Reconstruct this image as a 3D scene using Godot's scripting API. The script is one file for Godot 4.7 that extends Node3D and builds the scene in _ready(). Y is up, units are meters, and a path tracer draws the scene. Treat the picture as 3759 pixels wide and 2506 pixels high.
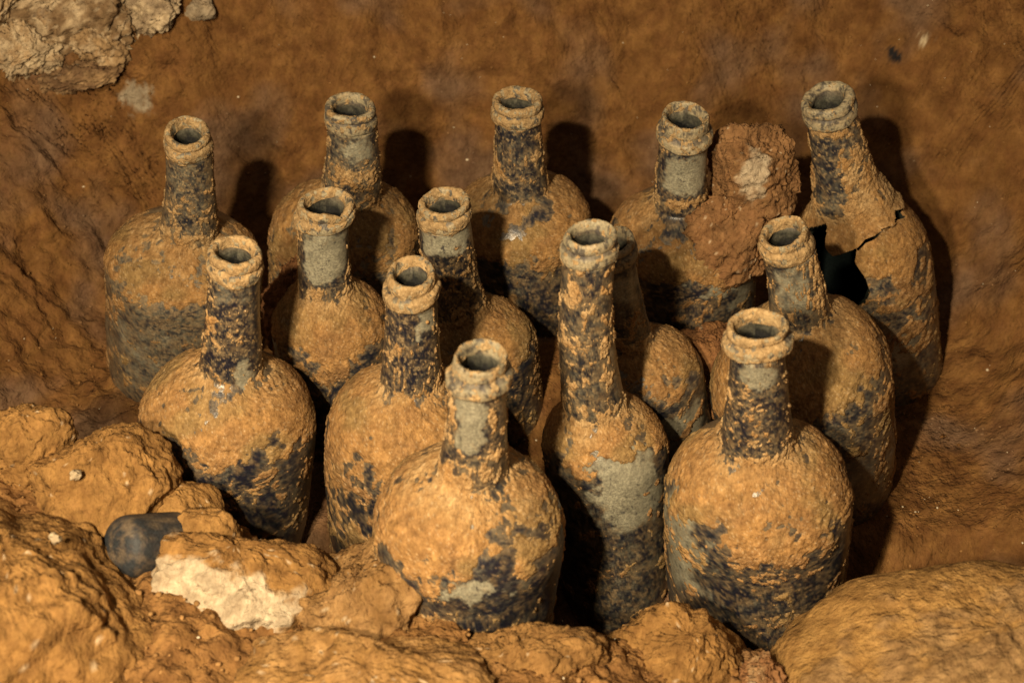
extends Node3D
# Old glass bottles standing in an excavated earth pit, lit by two hand lamps left of the camera.

const PX := 3300.0
var n_mask := FastNoiseLite.new()
var n_grain := FastNoiseLite.new()
var n_big := FastNoiseLite.new()
var n_mid := FastNoiseLite.new()
var n_rough := FastNoiseLite.new()
var n_cell := FastNoiseLite.new()
var n_fine := FastNoiseLite.new()
var M := {}
var used := {}
var tris := 0

func lin(r: float, g: float, b: float) -> Color:
	return Color(r, g, b, 1)

func _ready():
	# ---------------------------------------------------------------- camera, air, lamps
	var cam := Camera3D.new()
	cam.name = "camera"
	add_child(cam)
	cam.position = Vector3(0, 0.733902, 0.758106)
	cam.rotation_degrees = Vector3(-39, 0, 0)
	cam.near = 0.02
	cam.far = 20.0
	var at := CameraAttributesPhysical.new()
	at.frustum_focal_length = 50.0
	at.frustum_focus_distance = 0.93
	at.frustum_near = 0.02
	at.frustum_far = 20.0
	at.exposure_aperture = 8.5
	cam.attributes = at
	cam.fov = 26.7287
	cam.current = true
	var we := WorldEnvironment.new()
	we.name = "world_environment"
	var env := Environment.new()
	env.background_mode = Environment.BG_COLOR
	env.background_color = Color(0.385, 0.33, 0.275)
	env.tonemap_mode = Environment.TONE_MAPPER_LINEAR
	env.tonemap_exposure = 1.1
	env.sdfgi_enabled = true
	env.ssao_enabled = true
	env.ssil_enabled = true
	we.environment = env
	add_child(we)
	lamp("work_lamp_light", Vector3(-0.23, 0.74, 0.80), 1.06, Color(1.0, 0.90, 0.74), 0.028)
	lamp("work_lamp_light", Vector3(-0.25, 0.94, 0.78), 1.16, Color(1.0, 0.90, 0.74), 0.015)

	setup_noise()
	setup_materials()
	build_ground()
	build_stones()
	build_bottles()
	build_small()
	print("triangles ", tris)

func lamp(called: String, p: Vector3, e: float, c: Color, size: float):
	var l := SpotLight3D.new()
	l.name = numbered(called)
	l.light_color = c
	l.light_energy = e
	l.light_size = size
	l.spot_range = 6.0
	l.spot_attenuation = 2.0
	l.spot_angle = 55.0
	l.shadow_enabled = true
	add_child(l)
	l.look_at_from_position(p, Vector3(0, 0.1, 0.0))

# -------------------------------------------------------------------- helpers
func numbered(called: String) -> String:
	var k: int = used.get(called, 0)
	used[called] = k + 1
	return called if k == 0 else "%s_%03d" % [called, k]

func tag(o: Node, label: String, category := "", group := ""):
	o.set_meta("label", label)
	if category != "":
		o.set_meta("category", category)
	if group != "":
		o.set_meta("group", group)

func noise(n: FastNoiseLite, seed_: int, freq: float, oct: int, gain := 0.5, lac := 2.0):
	n.noise_type = FastNoiseLite.TYPE_SIMPLEX_SMOOTH
	n.seed = seed_
	n.frequency = freq
	n.fractal_type = FastNoiseLite.FRACTAL_FBM if oct > 1 else FastNoiseLite.FRACTAL_NONE
	n.fractal_octaves = oct
	n.fractal_gain = gain
	n.fractal_lacunarity = lac

func setup_noise():
	noise(n_mask, 11, 70.0, 5, 0.62)
	noise(n_grain, 21, 420.0, 3, 0.6)
	noise(n_big, 31, 9.0, 3)
	noise(n_mid, 41, 34.0, 4, 0.55)
	noise(n_rough, 71, 62.0, 3, 0.5)
	noise(n_fine, 51, 900.0, 1)
	noise(n_cell, 61, 60.0, 1)
	n_cell.noise_type = FastNoiseLite.TYPE_CELLULAR
	n_cell.cellular_return_type = FastNoiseLite.RETURN_DISTANCE2_SUB
	n_cell.cellular_jitter = 1.0
	n_cell.domain_warp_enabled = true
	n_cell.domain_warp_amplitude = 0.012
	n_cell.domain_warp_frequency = 40.0

func tex(seed_: int, freq: float, oct: int, lo: Color, hi: Color, gain := 0.6) -> NoiseTexture2D:
	var n := FastNoiseLite.new()
	noise(n, seed_, freq, oct, gain)
	var t := NoiseTexture2D.new()
	t.width = 512
	t.height = 512
	t.seamless = true
	t.noise = n
	var g := Gradient.new()
	g.set_color(0, lo)
	g.set_color(1, hi)
	g.set_offset(0, 0.12)
	g.set_offset(1, 0.72)
	t.color_ramp = g
	return t

func mat(called: String, rough: float, spec: float, relief: float, scale: float, world: bool, albedo: Texture2D, height: Texture2D) -> StandardMaterial3D:
	var m := StandardMaterial3D.new()
	m.resource_name = called
	m.vertex_color_use_as_albedo = true
	m.roughness = rough
	m.metallic_specular = spec
	m.uv1_triplanar = true
	m.uv1_world_triplanar = world
	m.uv1_scale = Vector3(scale, scale, scale)
	m.albedo_texture = albedo
	if relief > 0.0:
		m.heightmap_enabled = true
		m.heightmap_texture = height
		m.heightmap_scale = relief
	return m

func setup_materials():
	var h1 := tex(5, 0.075, 3, Color.WHITE, Color.BLACK, 0.62)
	var hn: FastNoiseLite = h1.noise
	hn.noise_type = FastNoiseLite.TYPE_CELLULAR
	hn.cellular_return_type = FastNoiseLite.RETURN_DISTANCE
	hn.cellular_jitter = 1.0
	hn.domain_warp_enabled = true
	hn.domain_warp_amplitude = 9.0
	hn.domain_warp_frequency = 0.05
	hn.domain_warp_fractal_type = FastNoiseLite.DOMAIN_WARP_FRACTAL_NONE
	var a1 := tex(6, 0.14, 4, Color(0.56, 0.52, 0.48), Color(1, 1, 1), 0.85)
	var a2 := tex(7, 0.05, 5, Color(0.62, 0.62, 0.64), Color(1, 1, 1), 0.8)
	var as_ := tex(8, 0.012, 8, Color(0.58, 0.53, 0.49), Color(1, 0.98, 0.95), 0.78)
	as_.width = 1024
	as_.height = 1024
	var hs := tex(9, 0.016, 8, Color.BLACK, Color.WHITE, 0.66)
	hs.width = 1024
	hs.height = 1024
	M.soil = mat("soil", 0.95, 0.25, 0.34, 3.1, true, as_, hs)
	M.crust = mat("soil_crust", 0.95, 0.25, 0.075, 12.0, false, as_, hs)
	M.stone = mat("stone", 0.95, 0.25, 0.20, 5.0, false, as_, hs)
	M.glass = mat("weathered_glass", 0.34, 0.5, 0.012, 16.0, false, a2, h1)
	M.inside = mat("dark_inside", 0.9, 0.1, 0.0, 16.0, false, a2, h1)
	M.bore = mat("bottle_mouth", 0.6, 0.4, 0.015, 16.0, false, a2, h1)

func commit(called: String, parent: Node, v: PackedVector3Array, n: PackedVector3Array, c: PackedColorArray, idx: PackedInt32Array, m: Material) -> MeshInstance3D:
	var a := []
	a.resize(Mesh.ARRAY_MAX)
	a[Mesh.ARRAY_VERTEX] = v
	a[Mesh.ARRAY_NORMAL] = n
	a[Mesh.ARRAY_COLOR] = c
	a[Mesh.ARRAY_INDEX] = idx
	var am := ArrayMesh.new()
	am.add_surface_from_arrays(Mesh.PRIMITIVE_TRIANGLES, a)
	am.surface_set_material(0, m)
	tris += idx.size() / 3
	var o := MeshInstance3D.new()
	o.mesh = am
	if parent == self:
		o.name = numbered(called)
	else:
		o.name = called
	parent.add_child(o, true)
	return o

# normals of a grid of nu columns, nv rows
func grid_normals(v: PackedVector3Array, nu: int, nv: int, wrap: bool) -> PackedVector3Array:
	var n := PackedVector3Array()
	n.resize(nu * nv)
	for j in nv:
		var ja := maxi(j - 1, 0) * nu
		var jb := mini(j + 1, nv - 1) * nu
		for i in nu:
			var ia := i - 1
			var ib := i + 1
			if wrap:
				if ia < 0: ia = nu - 2
				if ib >= nu: ib = 1
			else:
				ia = maxi(ia, 0)
				ib = mini(ib, nu - 1)
			var du: Vector3 = v[j * nu + ib] - v[j * nu + ia]
			var dv: Vector3 = v[jb + i] - v[ja + i]
			n[j * nu + i] = dv.cross(du).normalized()
	return n

func flipped(n: PackedVector3Array) -> PackedVector3Array:
	for k in n.size(): n[k] = -n[k]
	return n

# picks the used vertices of a big grid for one part
func sub_mesh(called: String, parent: Node, v: PackedVector3Array, n: PackedVector3Array, c: PackedColorArray, idx: PackedInt32Array, m: Material) -> MeshInstance3D:
	var at := PackedInt32Array()
	at.resize(v.size())
	at.fill(-1)
	var v2 := PackedVector3Array()
	var n2 := PackedVector3Array()
	var c2 := PackedColorArray()
	var i2 := PackedInt32Array()
	i2.resize(idx.size())
	for k in idx.size():
		var s := idx[k]
		if at[s] < 0:
			at[s] = v2.size()
			v2.append(v[s])
			n2.append(n[s])
			c2.append(c[s])
		i2[k] = at[s]
	return commit(called, parent, v2, n2, c2, i2, m)

# -------------------------------------------------------------------- the earth
const RAD := [[0, .345, 1.2], [25, .350, 1.3], [45, .315, 1.5], [70, .255, 1.9], [90, .238, 2.1], [110, .250, 2.1], [130, .315, 2.0], [150, .352, 1.4], [168, .355, 1.2], [185, .425, 1.5], [200, .48, 1.7], [215, .45, 1.6], [235, .30, 1.3], [270, .29, 1.2], [300, .29, 1.0], [330, .32, .9], [360, .345, 1.2]]
const CREST := [[-.60, .12, .20], [-.295, .145, .152], [-.25, .15, .138], [-.217, .155, .122], [-.176, .165, .118], [-.142, .17, .105], [-.106, .18, .103], [-.061, .20, .114], [-.045, .23, .118], [-.02, .258, .125], [.031, .267, .122], [.061, .243, .106], [.094, .232, .088], [.14, .23, .082], [.199, .22, .07], [.234, .22, .075], [.295, .21, .09], [.6, .2, .2]]
var rad_tab := PackedVector2Array()

func rad_lookup(a: float) -> Vector2:
	for i in RAD.size() - 1:
		if a <= RAD[i + 1][0]:
			var t: float = (a - RAD[i][0]) / (RAD[i + 1][0] - RAD[i][0])
			t = t * t * (3.0 - 2.0 * t)
			return Vector2(lerpf(RAD[i][1], RAD[i + 1][1], t), lerpf(RAD[i][2], RAD[i + 1][2], t))
	return Vector2(.335, 1.0)

func crest_at(x: float) -> Vector2:
	if x <= CREST[0][0]: return Vector2(CREST[0][1], CREST[0][2])
	for i in CREST.size() - 1:
		if x <= CREST[i + 1][0]:
			var t: float = (x - CREST[i][0]) / (CREST[i + 1][0] - CREST[i][0])
			return Vector2(lerpf(CREST[i][1], CREST[i + 1][1], t), lerpf(CREST[i][2], CREST[i + 1][2], t))
	return Vector2(.2, .2)

func smax(a: float, b: float, k: float) -> float:
	var h := maxf(k - absf(a - b), 0.0) / k
	return maxf(a, b) + h * h * k * .25

# x, z -> height, and how much of it is bank (y) or wall (z)
func height(x: float, z: float) -> Vector3:
	var a := rad_to_deg(atan2(-z, x))
	if a < 0.0: a += 360.0
	var q := rad_tab[clampi(int(a * 2.0), 0, 720)]
	var sd := sqrt(x * x + z * z) - q.x
	sd += n_big.get_noise_2d(x * 1.4 + 3.0, z * 1.4) * 0.012
	var fl := .016 + .050 * exp(-(x * x / .0225 + (z + .05) * (z + .05) / .006)) - .06 * smoothstep(.07, .15, z)
	var w := 0.012 * log(1.0 + exp(minf(sd / 0.012, 40.0)))
	w = q.y * (minf(w, .13) + .45 * maxf(w - .13, 0.0))
	var c := crest_at(x + n_mid.get_noise_2d(x, z + 5.0) * .006)
	var d := z - c.x + n_mid.get_noise_2d(x + 9.0, z) * .006
	var f := c.y + (.22 * minf(d, .1) if d > 0.0 else 2.6 * d)
	var y := smax(fl + w, f, .012)
	return Vector3(y, smoothstep(-.01, .01, f - fl - w), smoothstep(0.005, .03, w))

func axis(parts: Array) -> PackedFloat32Array:
	var out := PackedFloat32Array()
	for p in parts:
		var steps: int = p[2]
		for i in steps:
			out.append(lerpf(p[0], p[1], float(i) / steps))
	out.append(parts[-1][1])
	return out

func soil_color(p: Vector3, bank: float) -> Color:
	var t := n_big.get_noise_3d(p.x * 1.1, p.y * 1.1 + 2.0, p.z * 1.1)
	var u := n_mid.get_noise_3d(p.x * 1.3 + 4.0, p.y * 1.3, p.z * 1.3)
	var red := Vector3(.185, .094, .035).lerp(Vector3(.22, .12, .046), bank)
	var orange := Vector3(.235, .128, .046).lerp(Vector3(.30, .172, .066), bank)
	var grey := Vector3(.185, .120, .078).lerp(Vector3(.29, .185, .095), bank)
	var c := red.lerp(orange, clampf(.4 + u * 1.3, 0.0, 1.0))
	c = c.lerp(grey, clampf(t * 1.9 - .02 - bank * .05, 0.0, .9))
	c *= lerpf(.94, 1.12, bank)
	return Color(c.x, c.y, c.z)

func build_ground():
	for i in 721:
		rad_tab.append(rad_lookup(i * .5))
	var xs := axis([[-.75, -.42, 40], [-.42, .42, 360], [.42, .75, 40]])
	var zs := axis([[-.75, -.345, 40], [-.345, -.215, 165], [-.215, .10, 110], [.10, .36, 125], [.36, .95, 40]])
	var nu := xs.size()
	var nv := zs.size()
	var v := PackedVector3Array()
	v.resize(nu * nv)
	var info := PackedVector3Array()
	info.resize(nu * nv)
	for j in nv:
		for i in nu:
			var h := height(xs[i], zs[j])
			v[j * nu + i] = Vector3(xs[i], h.x, zs[j])
			info[j * nu + i] = h
	var n := grid_normals(v, nu, nv, false)
	var c := PackedColorArray()
	c.resize(nu * nv)
	for k in nu * nv:
		var p := v[k]
		var bank := info[k].y
		var wall := info[k].z * (1.0 - bank)
		var left := smoothstep(-.22, -.32, p.x) * (1.0 - bank)
		var cell := n_cell.get_noise_3d(p.x * .75, p.y * .75, p.z * .75)     # about -1 .. 0
		var crack := smoothstep(-.98, -.72, cell)
		var d := n_mid.get_noise_3d(p.x, p.y, p.z) * lerpf(.0012, .0040, bank)
		d += n_grain.get_noise_3d(p.x * .6, p.y * .6, p.z * .6) * lerpf(.0, .0009, bank)
		d += (crack - 1.0) * lerpf(.0, .0028, bank)
		# scrape marks that run down the left wall
		d += n_mid.get_noise_3d(p.x * 1.3 + 7.0 + p.y * .6, p.y * .9, p.z * 1.3) * .0055 * left
		d += n_rough.get_noise_3d(p.x, p.y * .85, p.z) * .0036 * left + n_rough.get_noise_3d(p.x, p.y, p.z) * (.0003 + .0018 * bank)
		d += n_rough.get_noise_3d(p.x * .5, p.y * .5, p.z * .5) * .0012 * wall
		v[k] = p + n[k] * d
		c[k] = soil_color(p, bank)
		# a smear of pale mortar under the stones, and a dark burnt spot high on the right
		var sm := Vector2((p.x + .305) / .016, (p.y - .155) / .012).length() + n_mask.get_noise_3d(p.x, p.y, p.z) * 1.1
		if p.z < -.2:
			c[k] = c[k].lerp(lin(.40, .37, .29), smoothstep(1.0, .6, sm) * .85)
			var bl := Vector2((p.x - .311) / .006, (p.y - .18) / .005).length() + n_mask.get_noise_3d(p.x, p.y, p.z) * .8
			c[k] = c[k].lerp(lin(.02, .02, .025), smoothstep(1.0, .7, bl))
			var wh := Vector2((p.x - .331) / .006, (p.y - .197) / .006).length() + n_mask.get_noise_3d(p.x, p.y, p.z) * 1.2
			c[k] = c[k].lerp(lin(.60, .53, .38), smoothstep(1.0, .6, wh))
	n = grid_normals(v, nu, nv, false)
	var idx := PackedInt32Array()
	idx.resize((nu - 1) * (nv - 1) * 6)
	var t := 0
	for j in nv - 1:
		for i in nu - 1:
			var a := j * nu + i
			for s in [a, a + 1, a + nu, a + 1, a + nu + 1, a + nu]:
				idx[t] = s
				t += 1
	var o := commit("ground", self, v, n, c, idx, M.soil)
	o.set_meta("kind", "structure")
	tag(o, "reddish brown clay pit with steep back wall and lumpy front bank", "ground")

# -------------------------------------------------------------------- clods and stones
# a lump: box-like ellipsoid, uneven, with cracks; colour a, patches of colour b where the noise is high near direction pd
func lump(called: String, label: String, category: String, p: Vector3, size: Vector3, turn: Vector3, seed_: int, ca: Vector3, cb: Vector3, pd := Vector3.ZERO, pw := 0.0, rough := 1.0, square := 2.6, res := 110, group := "", pwide := Vector2(1, 1)) -> MeshInstance3D:
	var nu := int(res * .86) / 2 * 2 + 1
	var nv := int(res * .54) + 1
	var v := PackedVector3Array()
	v.resize(nu * nv)
	var c := PackedColorArray()
	c.resize(nu * nv)
	var off := Vector3(seed_ * 1.37, seed_ * .71, seed_ * 2.13)
	var big := (size.x + size.y + size.z) / 3.0
	var rng := RandomNumberGenerator.new()
	rng.seed = seed_ * 91 + 5
	var cuts := []
	if rough > .5:
		for k in 11:
			var cn := Vector3(rng.randfn(), rng.randfn(), rng.randfn()).normalized()
			cuts.append([cn, (cn * size).length() * rng.randf_range(.66, .98)])
	for j in nv:
		var ph := PI * j / (nv - 1)
		for i in nu:
			var th := TAU * (i % (nu - 1)) / (nu - 1)
			var d := Vector3(sin(ph) * sin(th), cos(ph), sin(ph) * cos(th))
			var k := pow(pow(absf(d.x), square) + pow(absf(d.y), square) + pow(absf(d.z), square), -1.0 / square)
			var q := d * k * size
			for cut in cuts:
				var over: float = q.dot(cut[0]) - cut[1]
				if over > 0.0: q -= cut[0] * over * .88
			var s := q + off
			var f := n_big.get_noise_3d(s.x * 1.7, s.y * 1.7, s.z * 1.7) * (.18 + .25 * maxf(rough - .7, 0.0)) * (1.0 if rough > .5 else .45)
			f += n_mid.get_noise_3d(s.x, s.y, s.z) * .20 * maxf(rough - .55, 0.0)
			var cell := n_cell.get_noise_3d(s.x, s.y, s.z)
			f += (smoothstep(-.98, -.7, cell) - 1.0) * (.10 * maxf(rough - .6, 0.0) + (.018 if rough > .5 else .0))
			q = q * (1.0 + f * .42) + d * (n_mask.get_noise_3d(s.x * 1.2, s.y * 1.2, s.z * 1.2) * .0026 * maxf(rough - .35, .1) + n_grain.get_noise_3d(s.x * .6, s.y * .6, s.z * .6) * .0023 * rough + f * big * .35)
			v[j * nu + i] = q
			var u := n_mid.get_noise_3d(s.x * 1.4, s.y * 1.4 + 6.0, s.z * 1.4)
			var col := ca * (1.0 + u * .35)
			var w := clampf(.15 + u * .4, 0.0, .3)
			if rough > 1.2: w = smoothstep(-.15, .3, u + n_mask.get_noise_3d(s.x, s.y, s.z) * .5) * .8
			if pw > 0.0:
				var dd := d - pd.normalized()
				var e := sqrt(2.0 * pw) - Vector3(dd.x * pwide.x, dd.y * pwide.y, dd.z * .6).length() + n_mask.get_noise_3d(s.x * .6, s.y * .6, s.z * .6) * .42
				w = smoothstep(-.05, .12, e) * .92
				v[j * nu + i] += d * w * (.0016 + n_mask.get_noise_3d(s.x * 1.1 + 4.0, s.y * 1.1, s.z * 1.1) * .003)
			col = col.lerp(cb * (1.0 + n_grain.get_noise_3d(s.x * .4, s.y * .4, s.z * .4) * .25 + n_mask.get_noise_3d(s.x, s.y + 3.0, s.z) * .3), w)
			var sp := n_fine.get_noise_3d(s.x * .35, s.y * .35, s.z * .35)
			if sp > .8 and rough > .5: col = col.lerp(Vector3(.62, .54, .40), .7)
			c[j * nu + i] = Color(maxf(col.x, 0.01), maxf(col.y, 0.01), maxf(col.z, 0.01))
	var n := grid_normals(v, nu, nv, true)
	for i in nu:
		n[i] = Vector3.UP
		n[(nv - 1) * nu + i] = Vector3.DOWN
	var idx := PackedInt32Array()
	for j in nv - 1:
		for i in nu - 1:
			var a := j * nu + i
			idx.append_array([a, a + 1, a + nu, a + 1, a + nu + 1, a + nu])
	var o := commit(called, self, v, n, c, idx, M.stone)
	o.position = p
	o.rotation_degrees = turn
	tag(o, label, category, group)
	return o

func build_stones():
	var soil := Vector3(.300, .174, .063)
	var soil2 := Vector3(.338, .200, .073)
	var red := Vector3(.25, .128, .060)
	var tan := Vector3(.38, .27, .15)
	var pale := Vector3(.58, .49, .34)
	var white := Vector3(.62, .55, .42)
	var grey := Vector3(.30, .24, .17)
	# stones bedded in the pit wall, top left
	lump("wall_stone", "pale rounded stone cut off by the photo's top left corner", "stone", Vector3(-.404, .238, -.282), Vector3(.022, .022, .022), Vector3(0, 10, 5), 3, pale, tan, Vector3.ZERO, 0.0, 1.5, 2.2, 90)
	lump("wall_stone", "tan squarish stone at the top edge above the round wall stone", "stone", Vector3(-.350, .229, -.302), Vector3(.024, .020, .022), Vector3(0, 0, 8), 4, tan, pale, Vector3.ZERO, 0.0, 1.6, 2.6, 90)
	lump("wall_stone", "round knobbly tan stone at the right end of the wall stone cluster", "stone", Vector3(-.328, .198, -.288), Vector3(.025, .022, .022), Vector3(0, 0, -15), 5, tan, pale, Vector3.ZERO, 0.0, 1.7, 2.2, 100)
	lump("wall_stone", "large pale slab stone at the left frame edge in the pit wall", "stone", Vector3(-.388, .196, -.268), Vector3(.034, .024, .024), Vector3(0, 12, 4), 6, pale, tan, Vector3.ZERO, 0.0, 1.7, 2.6, 110)
	lump("wall_stone", "dark brown overhanging stone beneath the pale slab in the wall", "stone", Vector3(-.350, .174, -.268), Vector3(.040, .011, .018), Vector3(0, 5, 8), 7, Vector3(.20, .13, .075), tan, Vector3.ZERO, 0.0, 1.5, 2.4, 90)
	lump("wall_stone", "flat whitish stone right of the squarish one at the top edge", "stone", Vector3(-.290, .217, -.302), Vector3(.036, .017, .018), Vector3(0, -5, 14), 8, pale, grey, Vector3.ZERO, 0.0, 1.6, 2.4, 90)
	lump("wall_stone", "broad brown stony ledge that the other wall stones sit in", "stone", Vector3(-.352, .206, -.300), Vector3(.072, .040, .026), Vector3(0, 0, 12), 44, Vector3(.25, .175, .10), pale, Vector3.ZERO, 0.0, 1.5, 2.4, 130)
	lump("wall_stone", "small tan stone between the squarish and the flat whitish wall stones", "stone", Vector3(-.318, .214, -.306), Vector3(.012, .012, .012), Vector3(0, 0, 30), 41, tan, pale, Vector3.ZERO, 0.0, 1.6, 2.3, 60)
	lump("wall_stone", "little pale stone tucked under the right end of the cluster", "stone", Vector3(-.303, .192, -.296), Vector3(.009, .008, .008), Vector3(0, 0, 10), 42, pale, tan, Vector3.ZERO, 0.0, 1.4, 2.3, 50)
	lump("wall_stone", "grey brown stone between the corner stone and the slab", "stone", Vector3(-.371, .222, -.288), Vector3(.015, .012, .016), Vector3(0, 0, -20), 43, grey, tan, Vector3.ZERO, 0.0, 1.7, 2.3, 60)
	lump("wall_stone", "small whitish chip at the top edge, rightmost of the wall stones", "stone", Vector3(-.254, .211, -.318), Vector3(.016, .010, .010), Vector3(0, 0, 15), 9, white * .6, tan, Vector3.ZERO, 0.0, 1.2, 2.6, 40)
	# the clods of the front bank
	lump("earth_clod", "small orange knob of earth at the far left frame edge", "clod", Vector3(-.281, .158, .146), Vector3(0.0264, 0.0286, 0.0242), Vector3(0, 20, 0), 12, soil, soil2, Vector3.ZERO, 0.0, 1.0, 2.4, 100)
	lump("earth_clod", "broad orange clod on the bank left of the foreground bottles", "clod", Vector3(-.238, .138, .166), Vector3(0.0462, 0.0418, 0.0374), Vector3(0, 15, -8), 13, soil, soil2, Vector3.ZERO, 0.0, .9, 2.4, 130)
	lump("earth_clod", "smooth flat tan clod behind the dark glass disc", "clod", Vector3(-.202, .122, .162), Vector3(0.0374, 0.0220, 0.0220), Vector3(0, -10, -4), 14, soil2, soil2, Vector3.ZERO, 0.0, .6, 2.3, 100)
	lump("earth_clod", "small orange clod just right of the dark glass disc", "clod", Vector3(-.178, .126, .182), Vector3(0.0220, 0.0198, 0.0176), Vector3(0, 0, -6), 15, soil2, soil, Vector3.ZERO, 0.0, .7, 2.4, 90)
	lump("earth_clod", "big clod with chalk white patch below the leftmost foreground bottle", "clod", Vector3(-.158, .104, .212), Vector3(0.0616, 0.0440, 0.0396), Vector3(0, -8, -6), 16, soil, white * .9, Vector3(-.08, .62, .78), .20, .8, 2.6, 150, "", Vector2(.85, 2.0))
	lump("earth_clod", "rough brown clod against the foremost bottle's left side", "clod", Vector3(-.084, .100, .222), Vector3(0.0484, 0.0440, 0.0418), Vector3(0, 20, 6), 17, Vector3(.282, .168, .066), tan, Vector3.ZERO, 0.0, 1.1, 2.6, 130)
	lump("earth_clod", "largest orange mound of earth filling the lower left corner", "clod", Vector3(-.272, .124, .264), Vector3(0.0902, 0.0704, 0.0726), Vector3(0, 25, -12), 18, soil, soil2, Vector3.ZERO, 0.0, .8, 2.4, 170)
	lump("earth_clod", "long flat tan clod along the bottom edge below the white patch", "clod", Vector3(-.075, .110, .295), Vector3(0.0825, 0.0396, 0.0396), Vector3(0, 0, 0), 19, soil2, tan, Vector3.ZERO, 0.0, .8, 2.6, 150)
	lump("earth_clod", "low pebbly clod right in front of the foremost bottle", "clod", Vector3(.004, .110, .268), Vector3(0.0462, 0.0242, 0.0220), Vector3(0, 0, 3), 20, Vector3(.282, .168, .066), soil, Vector3.ZERO, 0.0, 1.2, 2.6, 110)
	lump("earth_clod", "rounded orange clod below the gap left of the right foreground bottle", "clod", Vector3(.094, .070, .246), Vector3(0.0506, 0.0462, 0.0374), Vector3(0, -12, -4), 21, soil, soil2, Vector3.ZERO, 0.0, .9, 2.5, 130)
	lump("earth_clod", "crumbly brown clod between the orange clod and the smooth right mound", "clod", Vector3(.139, .086, .258), Vector3(0.0143, 0.0176, 0.0176), Vector3(0, 0, 0), 22, Vector3(.30, .16, .075), tan, Vector3.ZERO, 0.0, 1.4, 2.2, 80)
	lump("stone", "small grey stone at the bottom edge beside the smooth right mound", "stone", Vector3(.133, .092, .275), Vector3(.012, .011, .010), Vector3(0, 30, 0), 23, Vector3(.42, .33, .22), pale, Vector3.ZERO, 0.0, .8, 2.3, 60)
	lump("earth_mound", "big smooth tan mound of clay in the lower right corner", "mound", Vector3(.275, .062, .265), Vector3(.135, .08, .08), Vector3(0, -6, 10), 24, Vector3(.37, .228, .084), Vector3(.31, .205, .10), Vector3(.0, .5, .8), .3, .45, 2.5, 190)
	# rubble stuck between the two bottles at the back right
	lump("rubble_clod", "crumbly brown clod with pale mortar patch beside the broken bottle's neck", "clod", Vector3(.171, .186, -.104), Vector3(.038, .042, .026), Vector3(-10, 0, -10), 25, Vector3(.25, .146, .070), white * .8, Vector3(-.15, .25, .92), .10, 1.15, 2.2, 150, "", Vector2(1.4, 1.0))
	lump("rubble_clod", "brown crumbly clod wedged below the mortar patched one between back bottles", "clod", Vector3(.158, .140, -.083), Vector3(.038, .042, .026), Vector3(-16, 20, 8), 45, Vector3(.25, .146, .070), red, Vector3.ZERO, 0.0, 1.15, 2.2, 130)
	lump("rubble_clod", "small crumbly clod clinging to the right of the grey necked back bottle", "clod", Vector3(.146, .168, -.086), Vector3(.012, .014, .011), Vector3(0, 0, 0), 46, Vector3(.25, .146, .070), red, Vector3.ZERO, 0.0, 1.15, 2.2, 70)
	lump("rubble_clod", "dark lump of earth wedged left of the pale necked second row bottle", "clod", Vector3(-.149, .118, -.03), Vector3(.022, .055, .030), Vector3(0, 0, 4), 26, red, red, Vector3.ZERO, 0.0, 1.3, 2.5, 120)
	lump("rubble_clod", "red crumbly earth heaped between broken bottle and the tilted bottle before it", "clod", Vector3(.145, .075, -.015), Vector3(.036, .045, .040), Vector3(0, 30, 0), 27, red, soil, Vector3.ZERO, 0.0, 1.1, 2.4, 120)
	# the dark disc that sticks out of the bank
	disc()

func disc():
	var nu := 65
	var nv := 25
	var v := PackedVector3Array()
	var c := PackedColorArray()
	for j in nv:
		var t := float(j) / (nv - 6) * PI / 2.0
		var r := .0178 * pow(sin(minf(t, PI / 2.0)), .75)
		var y := .0120 * pow(maxf(cos(t), 0.0), .8) if j < nv - 5 else -.006 * (j - nv + 6)
		for i in nu:
			var th := TAU * (i % (nu - 1)) / (nu - 1)
			var p := Vector3(sin(th) * r, y, cos(th) * r)
			v.append(p)
			var m := n_mid.get_noise_3d(p.x * 3.0, p.y * 3.0, p.z * 3.0)
			c.append(lin(.035, .036, .040).lerp(lin(.19, .14, .085), clampf(.12 + m * 1.0 + n_mask.get_noise_3d(p.x * 2.0, p.y * 2.0, p.z * 2.0) * .8, 0.0, .7)))
	var n := grid_normals(v, nu, nv, true)
	for i in nu: n[i] = Vector3.UP
	var idx := PackedInt32Array()
	for j in nv - 1:
		for i in nu - 1:
			var a := j * nu + i
			idx.append_array([a, a + 1, a + nu, a + 1, a + nu + 1, a + nu])
	var o := commit("glass_disc", self, v, n, c, idx, M.bore)
	o.position = Vector3(-.2125, .1405, .207)
	var up := Vector3(-.62, .52, .58).normalized()
	var x := up.cross(Vector3(0, 0, 1)).normalized()
	o.basis = Basis(x, up, x.cross(up))
	tag(o, "dark grey rounded glass disc poking out of the front bank", "glass disc")

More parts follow.
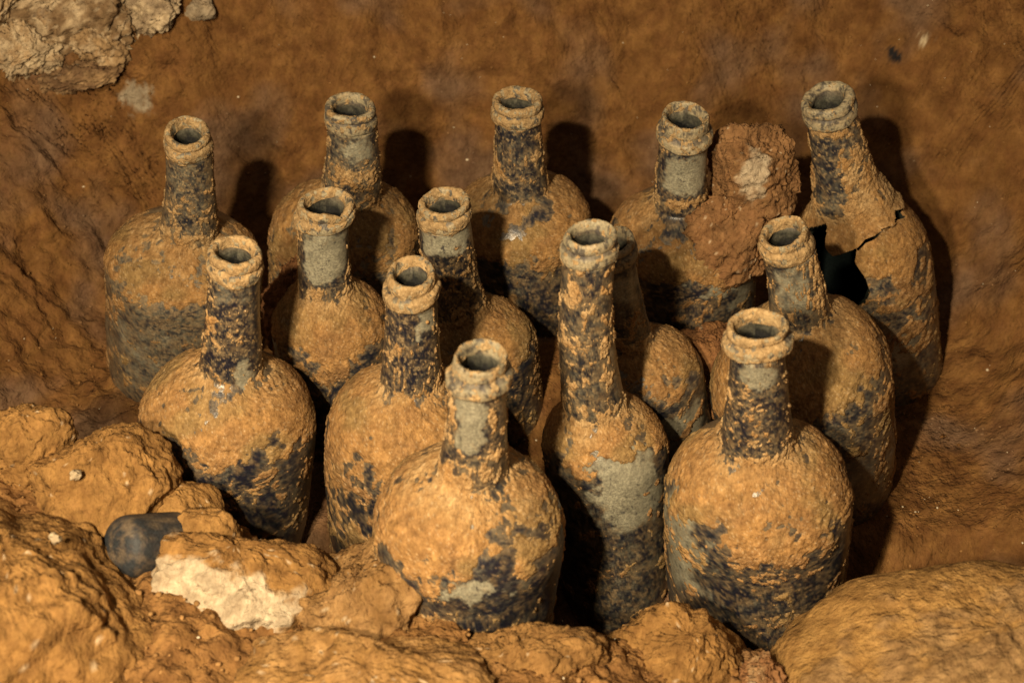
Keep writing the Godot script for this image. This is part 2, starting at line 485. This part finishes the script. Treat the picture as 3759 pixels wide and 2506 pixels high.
# -------------------------------------------------------------------- bottles
# R rim centre, u axis (down is -u), sb rim to widest, sn rim to neck base, rr rim radius, rn neck base radius, rb body radius
func bottle(b: Dictionary):
	var L: float = b.L
	var rr: float = b.rr * .97
	var rn: float = b.rn * .95
	var rb: float = b.rb * .975
	var yw: float = L - b.sb
	var yn: float = L - b.sn
	var sd: int = b.seed
	var off := Vector3(sd * 1.31, sd * .57, sd * 2.77)
	var root := Node3D.new()
	root.name = numbered("bottle")
	add_child(root)
	var up := Vector3(-b.tx, 1.0, -b.tz).normalized()
	var xa := up.cross(Vector3(0, 0, 1)).normalized()
	root.basis = Basis(xa, up, xa.cross(up))
	root.position = b.R - up * L
	tag(root, b.label, "bottle", "old glass bottles in the pit")
	var bend: float = b.get("bend", 0.0)
	var rt: float = rr * b.get("neck", .90)
	var lo: float = L - b.get("ring", .0165)
	var grv: float = b.get("groove", .86)
	var skirt: float = b.get("skirt", 1.0)
	var lipw: float = b.get("lip", .92)
	var tip: float = b.get("tip", .0008)
	var hsh: float = (yn - yw) * b.get("dome", 1.13)
	var sq: float = b.get("round", 1.85)

	var outer := func(y: float) -> float:
		if y <= lo:
			var neck := rt + (rn - rt) * pow(clampf((lo - y) / (lo - yn), 0.0, 1.3), 1.5)
			var sh := rb
			if y > yw:
				var t := clampf((y - yw) / hsh, 0.0, 1.0)
				sh = rb * pow(maxf(1.0 - pow(t, sq), 0.0), 1.0 / sq)
				sh = maxf(sh, .2 * rn)
			else:
				var t2 := clampf((yw - y) / yw, 0.0, 1.0)
				sh = rb * (1.0 - b.get("taper", .05) * t2 * t2)
				if y < .014:
					sh *= .80 + .20 * sqrt(maxf(1.0 - pow(1.0 - y / .014, 2.0), 0.0))
			return smax(sh, neck, .011) if y > yw else sh
		return rt

	# rows: outside, bottom to lip
	var ring := [[rt, lo], [rt * 1.02, lo + .0008], [rr * .985 * skirt, lo + .0022], [rr * skirt, lo + .0045], [rr * .985 * skirt, lo + .0075], [rr * (grv + .05), lo + .0092], [rr * grv, lo + .0100], [rr * (lipw - .02), lo + .0108], [rr * lipw, lo + .0128], [rr * (lipw - .02), L - .0016], [rr * (lipw - .08), L - .0003], [rr * .78, L - .0001], [rr * .69, L - .0010], [rr * .635, L - .004], [rr * .615, L - .007]]
	var fs := .60 + .20 * float((sd * 7) % 5)
	var ys := .42 if sd % 3 == 0 else (.75 if sd % 3 == 1 else 1.1)
	var part := {}
	for pass_ in (3 if b.has("holes") else 2):             # 0: the glass, 1: the soil on it, 2: the inside of the broken one
		var crust := pass_ == 1
		var nphi := 200 if crust else 166
		var conc := .66
		var rows := []
		var steps_b := 60 if not crust else 75
		for k in steps_b: rows.append([0.0, lerpf(0.0005, yw - .012, float(k) / steps_b), 0])
		var steps_s := 75 if not crust else 90
		for k in steps_s: rows.append([0.0, lerpf(yw - .012, yn - .002, float(k) / steps_s), 0])
		var steps_n := 75 if not crust else 105
		for k in steps_n + 1: rows.append([0.0, lerpf(yn - .002, lo, float(k) / steps_n), 1])
		var r0 := 1
		for q in range(1, ring.size()):
			var ns := 3
			for s in ns:
				var f := float(s + 1) / ns
				rows.append([lerpf(ring[q - 1][0], ring[q][0], f), lerpf(ring[q - 1][1], ring[q][1], f), 2])
		if not crust:
			for k in 36: rows.append([rr * .61, L - .007 - .002 * (k + 1), 3])
			rows.append([.0005, L - .0805, 3])
		var nu := nphi + 1
		var nv := rows.size()
		var v := PackedVector3Array()
		v.resize(nu * nv)
		var zone := PackedFloat32Array()
		zone.resize(nu * nv)
		var sins := PackedFloat32Array()
		var coss := PackedFloat32Array()
		var ths := PackedFloat32Array()
		for i in nu:
			var phi := -PI + TAU * i / nphi
			var th := phi - conc * sin(phi)
			if i == nphi: th = -phi * -1.0
			ths.append(th)
			sins.append(sin(th))
			coss.append(cos(th))
		sins[nphi] = sins[0]
		coss[nphi] = coss[0]
		for j in nv:
			var y: float = rows[j][1]
			var r: float = rows[j][0]
			if rows[j][2] < 2: r = outer.call(y)
			var bx := 0.0
			if bend != 0.0:
				var tt := clampf((L - y) / b.sb, 0.0, 1.0)
				bx = bend * (sin(PI * tt) if tt < .999 else 0.0)
			for i in nu:
				var p := Vector3(sins[i] * r, y, coss[i] * r)
				var s := p + off
				var wob := n_big.get_noise_3d(s.x * 1.6, s.y * 1.6, s.z * 1.6) * .03 * r
				wob += n_mid.get_noise_3d(s.x * .7, s.y * .7, s.z * .7) * .0006
				if b.has("bulge"):
					wob += .0055 * smoothstep(.1600, .1612, y) * smoothstep(.196, .172, y) * smoothstep(.25, .7, ths[i]) * smoothstep(2.4, 1.7, ths[i])
				var dy := 0.0
				if rows[j][2] == 2:
					dy = n_mid.get_noise_3d(s.x * .9, .5, s.z * .9) * .0026
					dy += tip * sin(ths[i] * 1.0 + sd) * smoothstep(L - .001, lo + .009, y)
					wob += tip * .8 * sin(ths[i] * 2.0 + sd * 1.7)
					dy -= b.get("chip", 0.0) * exp(-pow((ths[i] - b.get("chip_at", .9)) / .42, 2.0)) * smoothstep(lo + .007, lo + .012, y)
					wob += n_mid.get_noise_3d(s.x * 1.6, s.y * 1.6, s.z * 1.6) * .0008
				v[j * nu + i] = Vector3(sins[i] * (r + wob) + bx, y + dy, coss[i] * (r + wob))
		var n := flipped(grid_normals(v, nu, nv, true))
		var c := PackedColorArray()
		c.resize(nu * nv)
		var offs := PackedFloat32Array()
		offs.resize(nu * nv)
		var holes: Array = b.get("holes", [])
		var hsd := PackedFloat32Array()
		hsd.resize(nu * nv)
		hsd.fill(1.0)
		var greys: Array = b.get("grey", [])
		var bare: Array = b.get("bare", [])
		var caked: Array = b.get("caked", [])
		for j in nv:
			var y: float = rows[j][1]
			var z: int = rows[j][2]
			for i in nu:
				var k := j * nu + i
				var p := v[k]
				var th := ths[i]
				var s := p + off
				var ny := n[k].y
				# how thick the soil lies
				var wx := n_mid.get_noise_3d(s.x * .5, s.y * .5, s.z * .5) * .02
				var m := 0.0
				var wz := smoothstep(yn - .012, yn + .009, y + n_mid.get_noise_3d(s.x * .8, s.y * .8, s.z * .8) * .012)   # shoulder to neck
				if z < 2:
					var mb := 0.0
					var mn := 0.0
					if wz < 1.0:
						mb = n_mask.get_noise_3d(s.x * 1.5 * fs + wx, s.y * 1.7 * fs * ys + wx, s.z * 1.5 * fs) * lerpf(.95, .62, smoothstep(.2, .55, ny)) + n_mid.get_noise_3d(s.x * .75 + wx, s.y * 1.0, s.z * .75) * .95
						mb += lerpf(b.get("low", -.16) - .17, b.get("shoulder", .42) + .08, smoothstep(.16, .50, ny + n_mid.get_noise_3d(s.x * .7, s.y * .7 + 8.0, s.z * .7) * .45 + wz))
					if wz > 0.0:
						mn = n_mask.get_noise_3d(s.x * 2.4 * fs, s.y * 2.5 * fs * ys + wx, s.z * 2.4 * fs) * .75 + n_mid.get_noise_3d(s.x * 1.6, s.y * 1.6, s.z * 1.6) * .55 + b.get("nk", -.04) - .06
						mn += smoothstep(yn + .020, yn + .002, y) * .3
					m = lerpf(mb, mn, wz)
				elif z == 2:
					m = n_mask.get_noise_3d(s.x * 2.0, s.y * 2.0, s.z * 2.0) + b.get("rim", .16) - .10
				for e in caked:
					m += e[4] * exp(-pow((th - e[0]) / e[2], 2.0) - pow((y - L + e[1]) / e[3], 2.0))
				var g := 0.0
				var we := n_mask.get_noise_3d(s.x * .7, s.y * .7 + 5.0, s.z * .7)
				var th2 := th + we * .55
				var y2 := y + n_mask.get_noise_3d(s.x * .7 + 5.0, s.y * .7, s.z * .7) * .012
				for e in bare:
					m -= e[4] * exp(-pow((th2 - e[0]) / e[2], 4.0) - pow((y2 - L + e[1]) / e[3], 4.0))
				for e in greys:
					g += e[4] * exp(-pow((th2 - e[0]) / e[2], 4.0) - pow((y2 - L + e[1]) / e[3], 4.0))
				for poly in holes:
					hsd[k] = minf(hsd[k], poly_sd(Vector2(th, y), poly, rb))
				if crust:
					var gr := n_grain.get_noise_3d(s.x, s.y, s.z)
					var thick := lerpf(.0003, .0013, smoothstep(0.0, .7, m)) * (1.0 if z != 2 else .25)
					var rise := smoothstep(-.05, .12, m)
					var o := -.0009 + rise * (.0009 + thick) + gr * (.0009 if z == 1 else .00065) * rise * (1.0 if z != 2 else .35)
					o += rise * maxf(n_mask.get_noise_3d(s.x * 1.9 + 3.0, s.y * 1.9, s.z * 1.9), 0.0) * .0014 * ((.24 if z == 0 else .58) if z < 2 else .1)
					offs[k] = o
					var u := n_mid.get_noise_3d(s.x * 1.2 + 5.0, s.y * 1.2, s.z * 1.2)
					var tan := Vector3(.50, .365, .195)
					var org := Vector3(.43, .262, .108)
					var brn := Vector3(.32, .195, .092)
					var oly := Vector3(.30, .235, .11)
					var col: Vector3
					if z == 2: col = tan.lerp(Vector3(.40, .31, .18), clampf(.3 + u, 0.0, 1.0))
					else:
						var cn := tan.lerp(org, clampf(.45 + u * 1.1, 0.0, 1.0))
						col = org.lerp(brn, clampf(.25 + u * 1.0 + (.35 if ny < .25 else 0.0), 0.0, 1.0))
						col *= 1.0 + .34 * n_mask.get_noise_3d(s.x * 1.3, s.y * 1.3 + 4.0, s.z * 1.3)
						col = col.lerp(Vector3(.15, .10, .06), smoothstep(.26, .5, n_mask.get_noise_3d(s.x * 2.4 + 2.0, s.y * 2.4, s.z * 2.4)) * .5)
						col = col.lerp(oly, clampf(-n_big.get_noise_3d(s.x * 2.2, s.y * 2.2, s.z * 2.2) * 1.9, 0.0, .55))
						col = col.lerp(cn, wz)
					col *= 1.0 + gr * .34
					var thin := smoothstep(.22, -.02, m)
					col = col.lerp(Vector3(.36, .28, .165), thin * .4)
					var sa := n_fine.get_noise_3d(s.x * .7, s.y * .7, s.z * .7)
					if sa > .62: col = col.lerp(Vector3(.66, .53, .34), .45 if sa < .87 else .75)
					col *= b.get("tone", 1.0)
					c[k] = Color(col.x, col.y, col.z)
				else:
					var f1 := n_mask.get_noise_3d(s.x * .55 + wx * 2.0, s.y * 1.0 + wx * 3.0 + th * .004, s.z * .55 + 4.0)
					var f2 := n_mask.get_noise_3d(s.x * 2.2, s.y * 3.0 + wx * 3.0, s.z * 2.2)
					var film := clampf(.30 + f1 * 1.0 + f2 * .7 + b.get("film", 0.0), 0.0, 1.0)
					var base := Vector3(.017, .019, .029)
					var hz := Vector3(.175, .158, .112)
					var col := base.lerp(hz, film * film * .9)
					g = clampf(g + n_mask.get_noise_3d(s.x * .8, s.y * .8 + 2.0, s.z * .8) * .55 * minf(g, 1.0), 0.0, 1.0)
					col = col.lerp(Vector3(.31, .295, .215) * (1.0 + f1 * .5 + f2 * .25), smoothstep(.25, .6, g) * .95)
					if g > .3 and f2 < -.42: col = col.lerp(Vector3(.05, .05, .055), .85)
					col = col.lerp(Vector3(.24, .165, .085), clampf(n_mask.get_noise_3d(s.x * 1.6, s.y * 1.6, s.z * 1.6 + 9.0) * 1.6 - .1, 0.0, .7) * (1.0 - g))
					if z == 1:
						var f4 := n_mask.get_noise_3d(s.x * 3.4, s.y * 3.8, s.z * 3.4 + 7.0)
						col = col.lerp(Vector3(.34, .25, .135), smoothstep(.12, .34, f4) * .8 * (1.0 - g))
					if z == 0:
						var f5 := n_mask.get_noise_3d(s.x * 2.6, s.y * 3.4, s.z * 2.6 + 7.0)
						col = col.lerp(Vector3(.28, .20, .11), smoothstep(.10, .36, f5 + b.get("spk", 0.0)) * .75 * (1.0 - g))
					if z < 2:
						col = col.lerp(Vector3(.225, .165, .092) * (1.0 + f2 * .5), smoothstep(-.24, .02, m + f2 * .2) * .5 * (1.0 - minf(g, 1.0)))
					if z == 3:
						var dk := clampf((L - .006 - y) / .014, 0.0, 1.0)  # painted shade: the mouth wall colour darkens with depth down the bore
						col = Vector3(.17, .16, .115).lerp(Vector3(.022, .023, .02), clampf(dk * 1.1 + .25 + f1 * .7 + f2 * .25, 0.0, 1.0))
					if z == 2:
						var f3 := n_mid.get_noise_3d(s.x * 3.0, s.y * 3.0, s.z * 3.0)
						col = Vector3(.40, .315, .185).lerp(Vector3(.31, .28, .185), clampf(.5 + f1, 0.0, 1.0))
						col = col.lerp(Vector3(.055, .05, .05), smoothstep(-.02, -.32, f2 + f3 * .6) * .85)
						col = col.lerp(Vector3(.06, .05, .045), smoothstep(.0022, .0004, absf(y - lo - .0099 + f3 * .0012)) * .7)
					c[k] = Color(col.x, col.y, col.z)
		if crust:
			for k in nu * nv: v[k] += n[k] * offs[k]
			n = flipped(grid_normals(v, nu, nv, true))
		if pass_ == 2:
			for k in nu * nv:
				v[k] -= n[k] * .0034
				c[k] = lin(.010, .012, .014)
		# parts
		var lists := [PackedInt32Array(), PackedInt32Array(), PackedInt32Array(), PackedInt32Array()]
		var cuts := []
		for j in nv - 1:
			var z: int = rows[j + 1][2]
			for i in nphi:
				var a := j * nu + i
				for tr in [[a, a + nu, a + 1], [a + 1, a + nu, a + nu + 1]]:
					if crust and (absf(ths[i]) > 2.3 and z == 0): continue
					if crust and maxf(offs[tr[0]], maxf(offs[tr[1]], offs[tr[2]])) < -.0003: continue
					if holes.size() > 0:
						var lowest: float = minf(hsd[tr[0]], minf(hsd[tr[1]], hsd[tr[2]]))
						if lowest < 0.0:
							if maxf(hsd[tr[0]], maxf(hsd[tr[1]], hsd[tr[2]])) > 0.0 and z == 0: cuts.append(tr)
							continue
					lists[z].append(tr[0])
					lists[z].append(tr[1])
					lists[z].append(tr[2])
		if cuts.size() > 0:
			# clip the triangles that the edge of the break crosses, and turn the edge inwards as the thickness of the glass
			for tr in cuts:
				var ins := []
				for e in 3:
					var i0: int = tr[e]
					var i1: int = tr[(e + 1) % 3]
					if hsd[i0] >= 0.0: ins.append([i0, -1])
					if (hsd[i0] >= 0.0) != (hsd[i1] >= 0.0):
						var f := hsd[i0] / (hsd[i0] - hsd[i1])
						v.append(v[i0].lerp(v[i1], f))
						n.append(n[i0].lerp(n[i1], f).normalized())
						c.append(c[i0].lerp(c[i1], f))
						ins.append([v.size() - 1, 1])
				for q in range(1, ins.size() - 1):
					lists[0].append_array([ins[0][0], ins[q][0], ins[q + 1][0]])
				var ed := []
				for q in ins:
					if q[1] > 0: ed.append(q[0])
				if ed.size() == 2:
					var deep := .0042 if not crust else .002
					var first := v.size()
					var e0: Vector3 = v[ed[0]]
					var e1: Vector3 = v[ed[1]]
					var nn: Vector3 = (e1 - e0).cross(n[ed[0]]).normalized()
					for q in [e0, e1, e1 - n[ed[1]] * deep, e0 - n[ed[0]] * deep]:
						v.append(q)
						n.append(nn)
						c.append(lin(.016, .02, .018) if not crust else c[ed[0]] * .9)
					lists[0].append_array([first, first + 1, first + 2, first, first + 2, first + 3])
		if pass_ == 2:
			lists[0].append_array(lists[1])
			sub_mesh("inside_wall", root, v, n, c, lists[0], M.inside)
		elif not crust:
			part.body = sub_mesh("body", root, v, n, c, lists[0], M.glass)
			part.neck = sub_mesh("neck", root, v, n, c, lists[1], M.glass)
			part.rim = sub_mesh("string_rim", root, v, n, c, lists[2], M.bore)
			part.bore = sub_mesh("mouth", root, v, n, c, lists[3], M.bore)
		else:
			if lists[0].size() > 30: sub_mesh("soil_crust", part.body, v, n, c, lists[0], M.crust).set_meta("kind", "stuff")
			if lists[1].size() > 30: sub_mesh("soil_crust", part.neck, v, n, c, lists[1], M.crust).set_meta("kind", "stuff")
			if lists[2].size() > 30: sub_mesh("soil_crust", part.rim, v, n, c, lists[2], M.crust).set_meta("kind", "stuff")

# signed distance to a polygon of (angle, height), negative inside
func poly_sd(q: Vector2, poly: PackedVector2Array, r: float) -> float:
	var p := Vector2(q.x * r, q.y)
	if absf(q.x - poly[0].x) * r > .14: return .05
	var d := 1.0
	var inside := false
	var j := poly.size() - 1
	for i in poly.size():
		var a := Vector2(poly[i].x * r, poly[i].y)
		var e := Vector2(poly[j].x * r, poly[j].y)
		d = minf(d, p.distance_to(Geometry2D.get_closest_point_to_segment(p, a, e)))
		if (a.y > p.y) != (e.y > p.y) and p.x < (e.x - a.x) * (p.y - a.y) / (e.y - a.y) + a.x: inside = not inside
		j = i
	return -d if inside else d

func build_bottles():
	# back row, from the left
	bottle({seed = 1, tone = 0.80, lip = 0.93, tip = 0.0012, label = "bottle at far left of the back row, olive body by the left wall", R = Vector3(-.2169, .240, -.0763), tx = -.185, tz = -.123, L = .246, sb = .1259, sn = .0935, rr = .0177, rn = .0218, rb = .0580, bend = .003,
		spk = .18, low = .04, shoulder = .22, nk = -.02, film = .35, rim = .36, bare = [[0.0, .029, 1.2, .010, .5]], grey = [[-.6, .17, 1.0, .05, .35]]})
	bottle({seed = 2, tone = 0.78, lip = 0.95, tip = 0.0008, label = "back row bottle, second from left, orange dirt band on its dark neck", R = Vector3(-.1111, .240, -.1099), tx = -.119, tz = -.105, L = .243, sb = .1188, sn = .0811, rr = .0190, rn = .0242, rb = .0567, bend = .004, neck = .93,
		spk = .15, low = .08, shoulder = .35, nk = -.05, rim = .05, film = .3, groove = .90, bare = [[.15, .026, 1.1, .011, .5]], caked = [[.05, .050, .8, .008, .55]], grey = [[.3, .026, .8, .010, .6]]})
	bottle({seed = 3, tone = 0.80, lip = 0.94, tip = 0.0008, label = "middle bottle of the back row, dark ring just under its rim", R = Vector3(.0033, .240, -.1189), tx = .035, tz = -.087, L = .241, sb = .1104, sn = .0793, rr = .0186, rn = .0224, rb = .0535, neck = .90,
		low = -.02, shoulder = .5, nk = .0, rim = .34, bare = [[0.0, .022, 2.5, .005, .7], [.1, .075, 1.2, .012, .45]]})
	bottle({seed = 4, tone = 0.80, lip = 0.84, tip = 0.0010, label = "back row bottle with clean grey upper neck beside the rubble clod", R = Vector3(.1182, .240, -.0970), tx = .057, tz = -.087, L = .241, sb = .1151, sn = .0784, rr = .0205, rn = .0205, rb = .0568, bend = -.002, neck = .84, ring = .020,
		low = -.06, shoulder = .32, nk = -.1, rim = .1, bare = [[.2, .040, 1.2, .017, .9], [.2, .076, 1.2, .008, .5]], grey = [[.15, .040, 1.1, .017, 1.0], [.5, .105, .35, .018, .8], [1.1, .13, .5, .02, .7]], caked = [[.4, .064, 1.2, .005, .6]]})
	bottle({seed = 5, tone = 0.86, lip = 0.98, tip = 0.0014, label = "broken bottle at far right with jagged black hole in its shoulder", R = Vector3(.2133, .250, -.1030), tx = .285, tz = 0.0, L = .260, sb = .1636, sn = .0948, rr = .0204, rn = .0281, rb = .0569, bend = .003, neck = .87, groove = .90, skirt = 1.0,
		low = -.02, shoulder = .6, nk = .16, rim = -.1, film = .15, caked = [[.4, .075, 1.0, .03, .4], [1.0, .15, .6, .05, .4]], bare = [[-.7, .060, .55, .028, .6], [.1, .030, 1.3, .006, .5]], grey = [[0.0, .005, 3.0, .010, .8], [.35, .19, .5, .025, .5]],
		bulge = true, round = 2.1, dome = 1.12, holes = [
			PackedVector2Array([Vector2(-1.40, .160), Vector2(-.77, .170), Vector2(-.67, .1564), Vector2(-.51, .1523), Vector2(-.06, .1564), Vector2(-.13, .1487), Vector2(0.0, .1377), Vector2(.03, .1273), Vector2(-.05, .1198), Vector2(-.23, .1139), Vector2(-.35, .1235), Vector2(-.55, .1182), Vector2(-.9, .115), Vector2(-1.2, .125)]),
			PackedVector2Array([Vector2(-.07, .1560), Vector2(.12, .1600), Vector2(.32, .1602), Vector2(.55, .1628), Vector2(.78, .1618), Vector2(1.0, .1665), Vector2(1.36, .1600), Vector2(1.30, .1540), Vector2(.99, .1590), Vector2(.76, .1598), Vector2(.54, .1606), Vector2(.34, .1584), Vector2(.12, .1580), Vector2(-.05, .1545)])]})
	# second row
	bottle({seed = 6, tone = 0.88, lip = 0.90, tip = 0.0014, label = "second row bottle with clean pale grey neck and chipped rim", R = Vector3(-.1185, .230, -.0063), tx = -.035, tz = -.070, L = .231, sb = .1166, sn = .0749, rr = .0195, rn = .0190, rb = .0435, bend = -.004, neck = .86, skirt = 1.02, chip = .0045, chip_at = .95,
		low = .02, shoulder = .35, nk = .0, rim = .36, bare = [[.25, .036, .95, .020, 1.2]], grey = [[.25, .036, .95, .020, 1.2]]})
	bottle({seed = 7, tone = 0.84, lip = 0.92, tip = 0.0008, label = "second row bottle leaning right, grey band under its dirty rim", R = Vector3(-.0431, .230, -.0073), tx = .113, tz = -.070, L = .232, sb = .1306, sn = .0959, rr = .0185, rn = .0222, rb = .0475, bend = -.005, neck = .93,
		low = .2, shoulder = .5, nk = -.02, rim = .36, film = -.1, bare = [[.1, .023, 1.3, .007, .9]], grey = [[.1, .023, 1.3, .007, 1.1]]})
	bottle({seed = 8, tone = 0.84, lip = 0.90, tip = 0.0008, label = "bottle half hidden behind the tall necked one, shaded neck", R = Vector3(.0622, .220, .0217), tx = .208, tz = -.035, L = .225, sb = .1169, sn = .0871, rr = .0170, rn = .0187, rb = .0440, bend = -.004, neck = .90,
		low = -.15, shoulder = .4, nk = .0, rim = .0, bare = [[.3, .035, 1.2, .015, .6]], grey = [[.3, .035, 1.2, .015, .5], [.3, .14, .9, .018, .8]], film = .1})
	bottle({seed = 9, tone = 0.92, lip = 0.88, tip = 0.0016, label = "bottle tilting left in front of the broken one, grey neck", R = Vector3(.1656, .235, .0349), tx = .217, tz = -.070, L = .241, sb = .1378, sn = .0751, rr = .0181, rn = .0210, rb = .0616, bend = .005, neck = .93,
		low = -.12, shoulder = .5, nk = -.15, rim = .38, film = .2, grey = [[-.2, .035, .9, .02, .55], [.4, .17, .6, .02, .4]], caked = [[.8, .030, .5, .02, .5], [1.3, .16, .5, .1, .3]]})
	# front rows
	bottle({seed = 10, lip = 0.90, tip = 0.0008, label = "tallest bottle with long slender speckled neck, narrow grey body", R = Vector3(.0444, .275, .0941), tx = .088, tz = 0.0, L = .310, sb = .1666, sn = .1312, rr = .0167, rn = .0206, rb = .0402, bend = -.007, neck = .92,
		low = -.16, shoulder = .42, nk = -.02, rim = .0, film = .18, grey = [[0.0, .003, 3.0, .008, .9], [.35, .175, .6, .028, 1.0], [.25, .155, .5, .012, .6]], bare = [[.25, .158, .6, .012, .8]]})
	bottle({seed = 11, tone = 0.97, lip = 0.97, tip = 0.0008, label = "leftmost foreground bottle, blue black neck and wide dusty round shoulders", R = Vector3(-.1608, .250, .0762), tx = -.154, tz = 0.0, L = .275, sb = .1385, sn = .0924, rr = .0168, rn = .0205, rb = .0575, neck = .93, groove = .88,
		spk = -.18, low = -.14, shoulder = .48, nk = -.2, rim = .32, film = -.12, caked = [[-.7, .055, .45, .02, .45]], grey = [[.6, .078, .35, .008, .9], [0.0, .024, 1.2, .006, .4]], bare = [[.1, .075, .7, .012, .3], [-1.0, .165, .8, .018, .5]]})
	bottle({seed = 12, tone = 0.94, lip = 0.88, tip = 0.0014, label = "foreground bottle, second from left, flared rim over blue black neck", R = Vector3(-.0585, .240, .0830), tx = -.044, tz = 0.0, L = .270, sb = .1340, sn = .0862, rr = .0180, rn = .0208, rb = .0571, neck = .87, skirt = 1.03, ring = .018,
		spk = -.1, low = .15, shoulder = .55, nk = -.09, rim = .38, film = -.12, grey = [[.65, .027, .5, .012, 1.0]], bare = [[.0, .083, .8, .01, .3]]})
	bottle({seed = 13, dome = 1.28, lip = 0.84, tip = 0.0010, label = "foremost bottle in the middle, patchy shoulders and pale grey neck", R = Vector3(-.0157, .268, .1937), tx = -.067, tz = -.017, L = .295, sb = .1303, sn = .0899, rr = .0172, rn = .0217, rb = .0558, neck = .86, skirt = 1.05, ring = .019,
		spk = -.12, low = -.02, shoulder = .30, nk = -.03, rim = .1, film = -.02, grey = [[-.2, .036, .55, .020, 1.0], [.02, .122, .26, .008, .75]], bare = [[-.2, .036, .5, .019, .8], [.3, .108, .30, .02, .5], [1.1, .15, .35, .03, .6], [.02, .122, .24, .007, .5]], caked = [[-.5, .09, .8, .02, .3]]})
	bottle({seed = 14, lip = 0.86, tip = 0.0020, label = "foreground bottle at right, speckled black body below an orange shoulder", R = Vector3(.1336, .250, .1459), tx = .109, tz = -.052, L = .280, sb = .1440, sn = .0941, rr = .0182, rn = .0236, rb = .0588, neck = .86, skirt = 1.03, ring = .018,
		low = -.05, shoulder = .44, nk = -.1, rim = .38, film = -.05, bare = [[0.0, .025, 2.0, .006, .5]], grey = [[-.1, .026, .9, .007, .7], [-1.1, .15, .4, .05, .6]]})

# -------------------------------------------------------------------- small things
func build_small():
	var rng := RandomNumberGenerator.new()
	rng.seed = 77
	var sp := SphereMesh.new()
	sp.radius = 1.0
	sp.height = 1.7
	sp.radial_segments = 5
	sp.rings = 2
	var m := StandardMaterial3D.new()
	m.resource_name = "crumb"
	m.vertex_color_use_as_albedo = true
	m.roughness = 1.0
	m.metallic_specular = .2
	sp.material = m
	var mm := MultiMesh.new()
	mm.transform_format = MultiMesh.TRANSFORM_3D
	mm.use_colors = true
	mm.mesh = sp
	mm.instance_count = 9000
	for k in mm.instance_count:
		var x := rng.randf_range(-.42, .42)
		var z := rng.randf_range(-.34, .33)
		var h := height(x, z)
		var s := .0005 + (.0010 + .0008 * h.y) * pow(rng.randf(), 5.0)
		var tr := Transform3D(Basis.from_euler(Vector3(rng.randf() * 6.0, rng.randf() * 6.0, 0)).scaled(Vector3(s * rng.randf_range(.7, 1.3), s * rng.randf_range(.5, 1.0), s * rng.randf_range(.7, 1.3))), Vector3(x, h.x + s * .2, z))
		mm.set_instance_transform(k, tr)
		var c := soil_color(Vector3(x, h.x, z), h.y)
		if rng.randf() < .06: c = lin(.55, .47, .34)
		mm.set_instance_color(k, c * rng.randf_range(.75, 1.2))
	var o := MultiMeshInstance3D.new()
	o.name = "soil_crumbs"
	o.multimesh = mm
	add_child(o)
	o.set_meta("kind", "stuff")
	tag(o, "loose crumbs of soil strewn over the pit and bank", "crumbs")
	var seed_lump := lump("soil_lumps", "", "", Vector3.ZERO, Vector3(1, .8, .9) * .004, Vector3.ZERO, 60, Vector3(.34, .19, .072), Vector3(.25, .14, .06), Vector3.ZERO, 0.0, 1.4, 2.6, 16)
	var lm := MultiMesh.new()
	lm.transform_format = MultiMesh.TRANSFORM_3D
	lm.mesh = seed_lump.mesh
	remove_child(seed_lump)
	seed_lump.free()
	lm.instance_count = 520
	for k in lm.instance_count:
		var x := rng.randf_range(-.36, .34)
		var z := rng.randf_range(.10, .33) if k < 300 else rng.randf_range(-.22, .2)
		var h := height(x, z)
		var s := .25 + .9 * pow(rng.randf(), 3.0) * (1.0 if k < 300 else .5)
		lm.set_instance_transform(k, Transform3D(Basis.from_euler(Vector3(rng.randf() * 6.0, rng.randf() * 6.0, 0)).scaled(Vector3(s, s * .8, s)), Vector3(x, h.x + s * .0012, z)))
	var lo := MultiMeshInstance3D.new()
	lo.name = "soil_lumps"
	lo.multimesh = lm
	add_child(lo)
	lo.set_meta("kind", "stuff")
	tag(lo, "small broken lumps of clay lying along the bank and pit floor", "soil lumps")
	lump("pebble", "white pebble on the broad orange clod at left", "pebble", Vector3(-.243, .174, .185), Vector3(.0032, .0028, .0028), Vector3.ZERO, 31, Vector3(.66, .58, .42), Vector3(.66, .58, .42), Vector3.ZERO, 0.0, .8, 2.4, 24)
	lump("pebble", "white pebble low on the lower left mound", "pebble", Vector3(-.236, .187, .245), Vector3(.0036, .0028, .0028), Vector3.ZERO, 32, Vector3(.66, .58, .42), Vector3(.66, .58, .42), Vector3.ZERO, 0.0, .8, 2.4, 24)
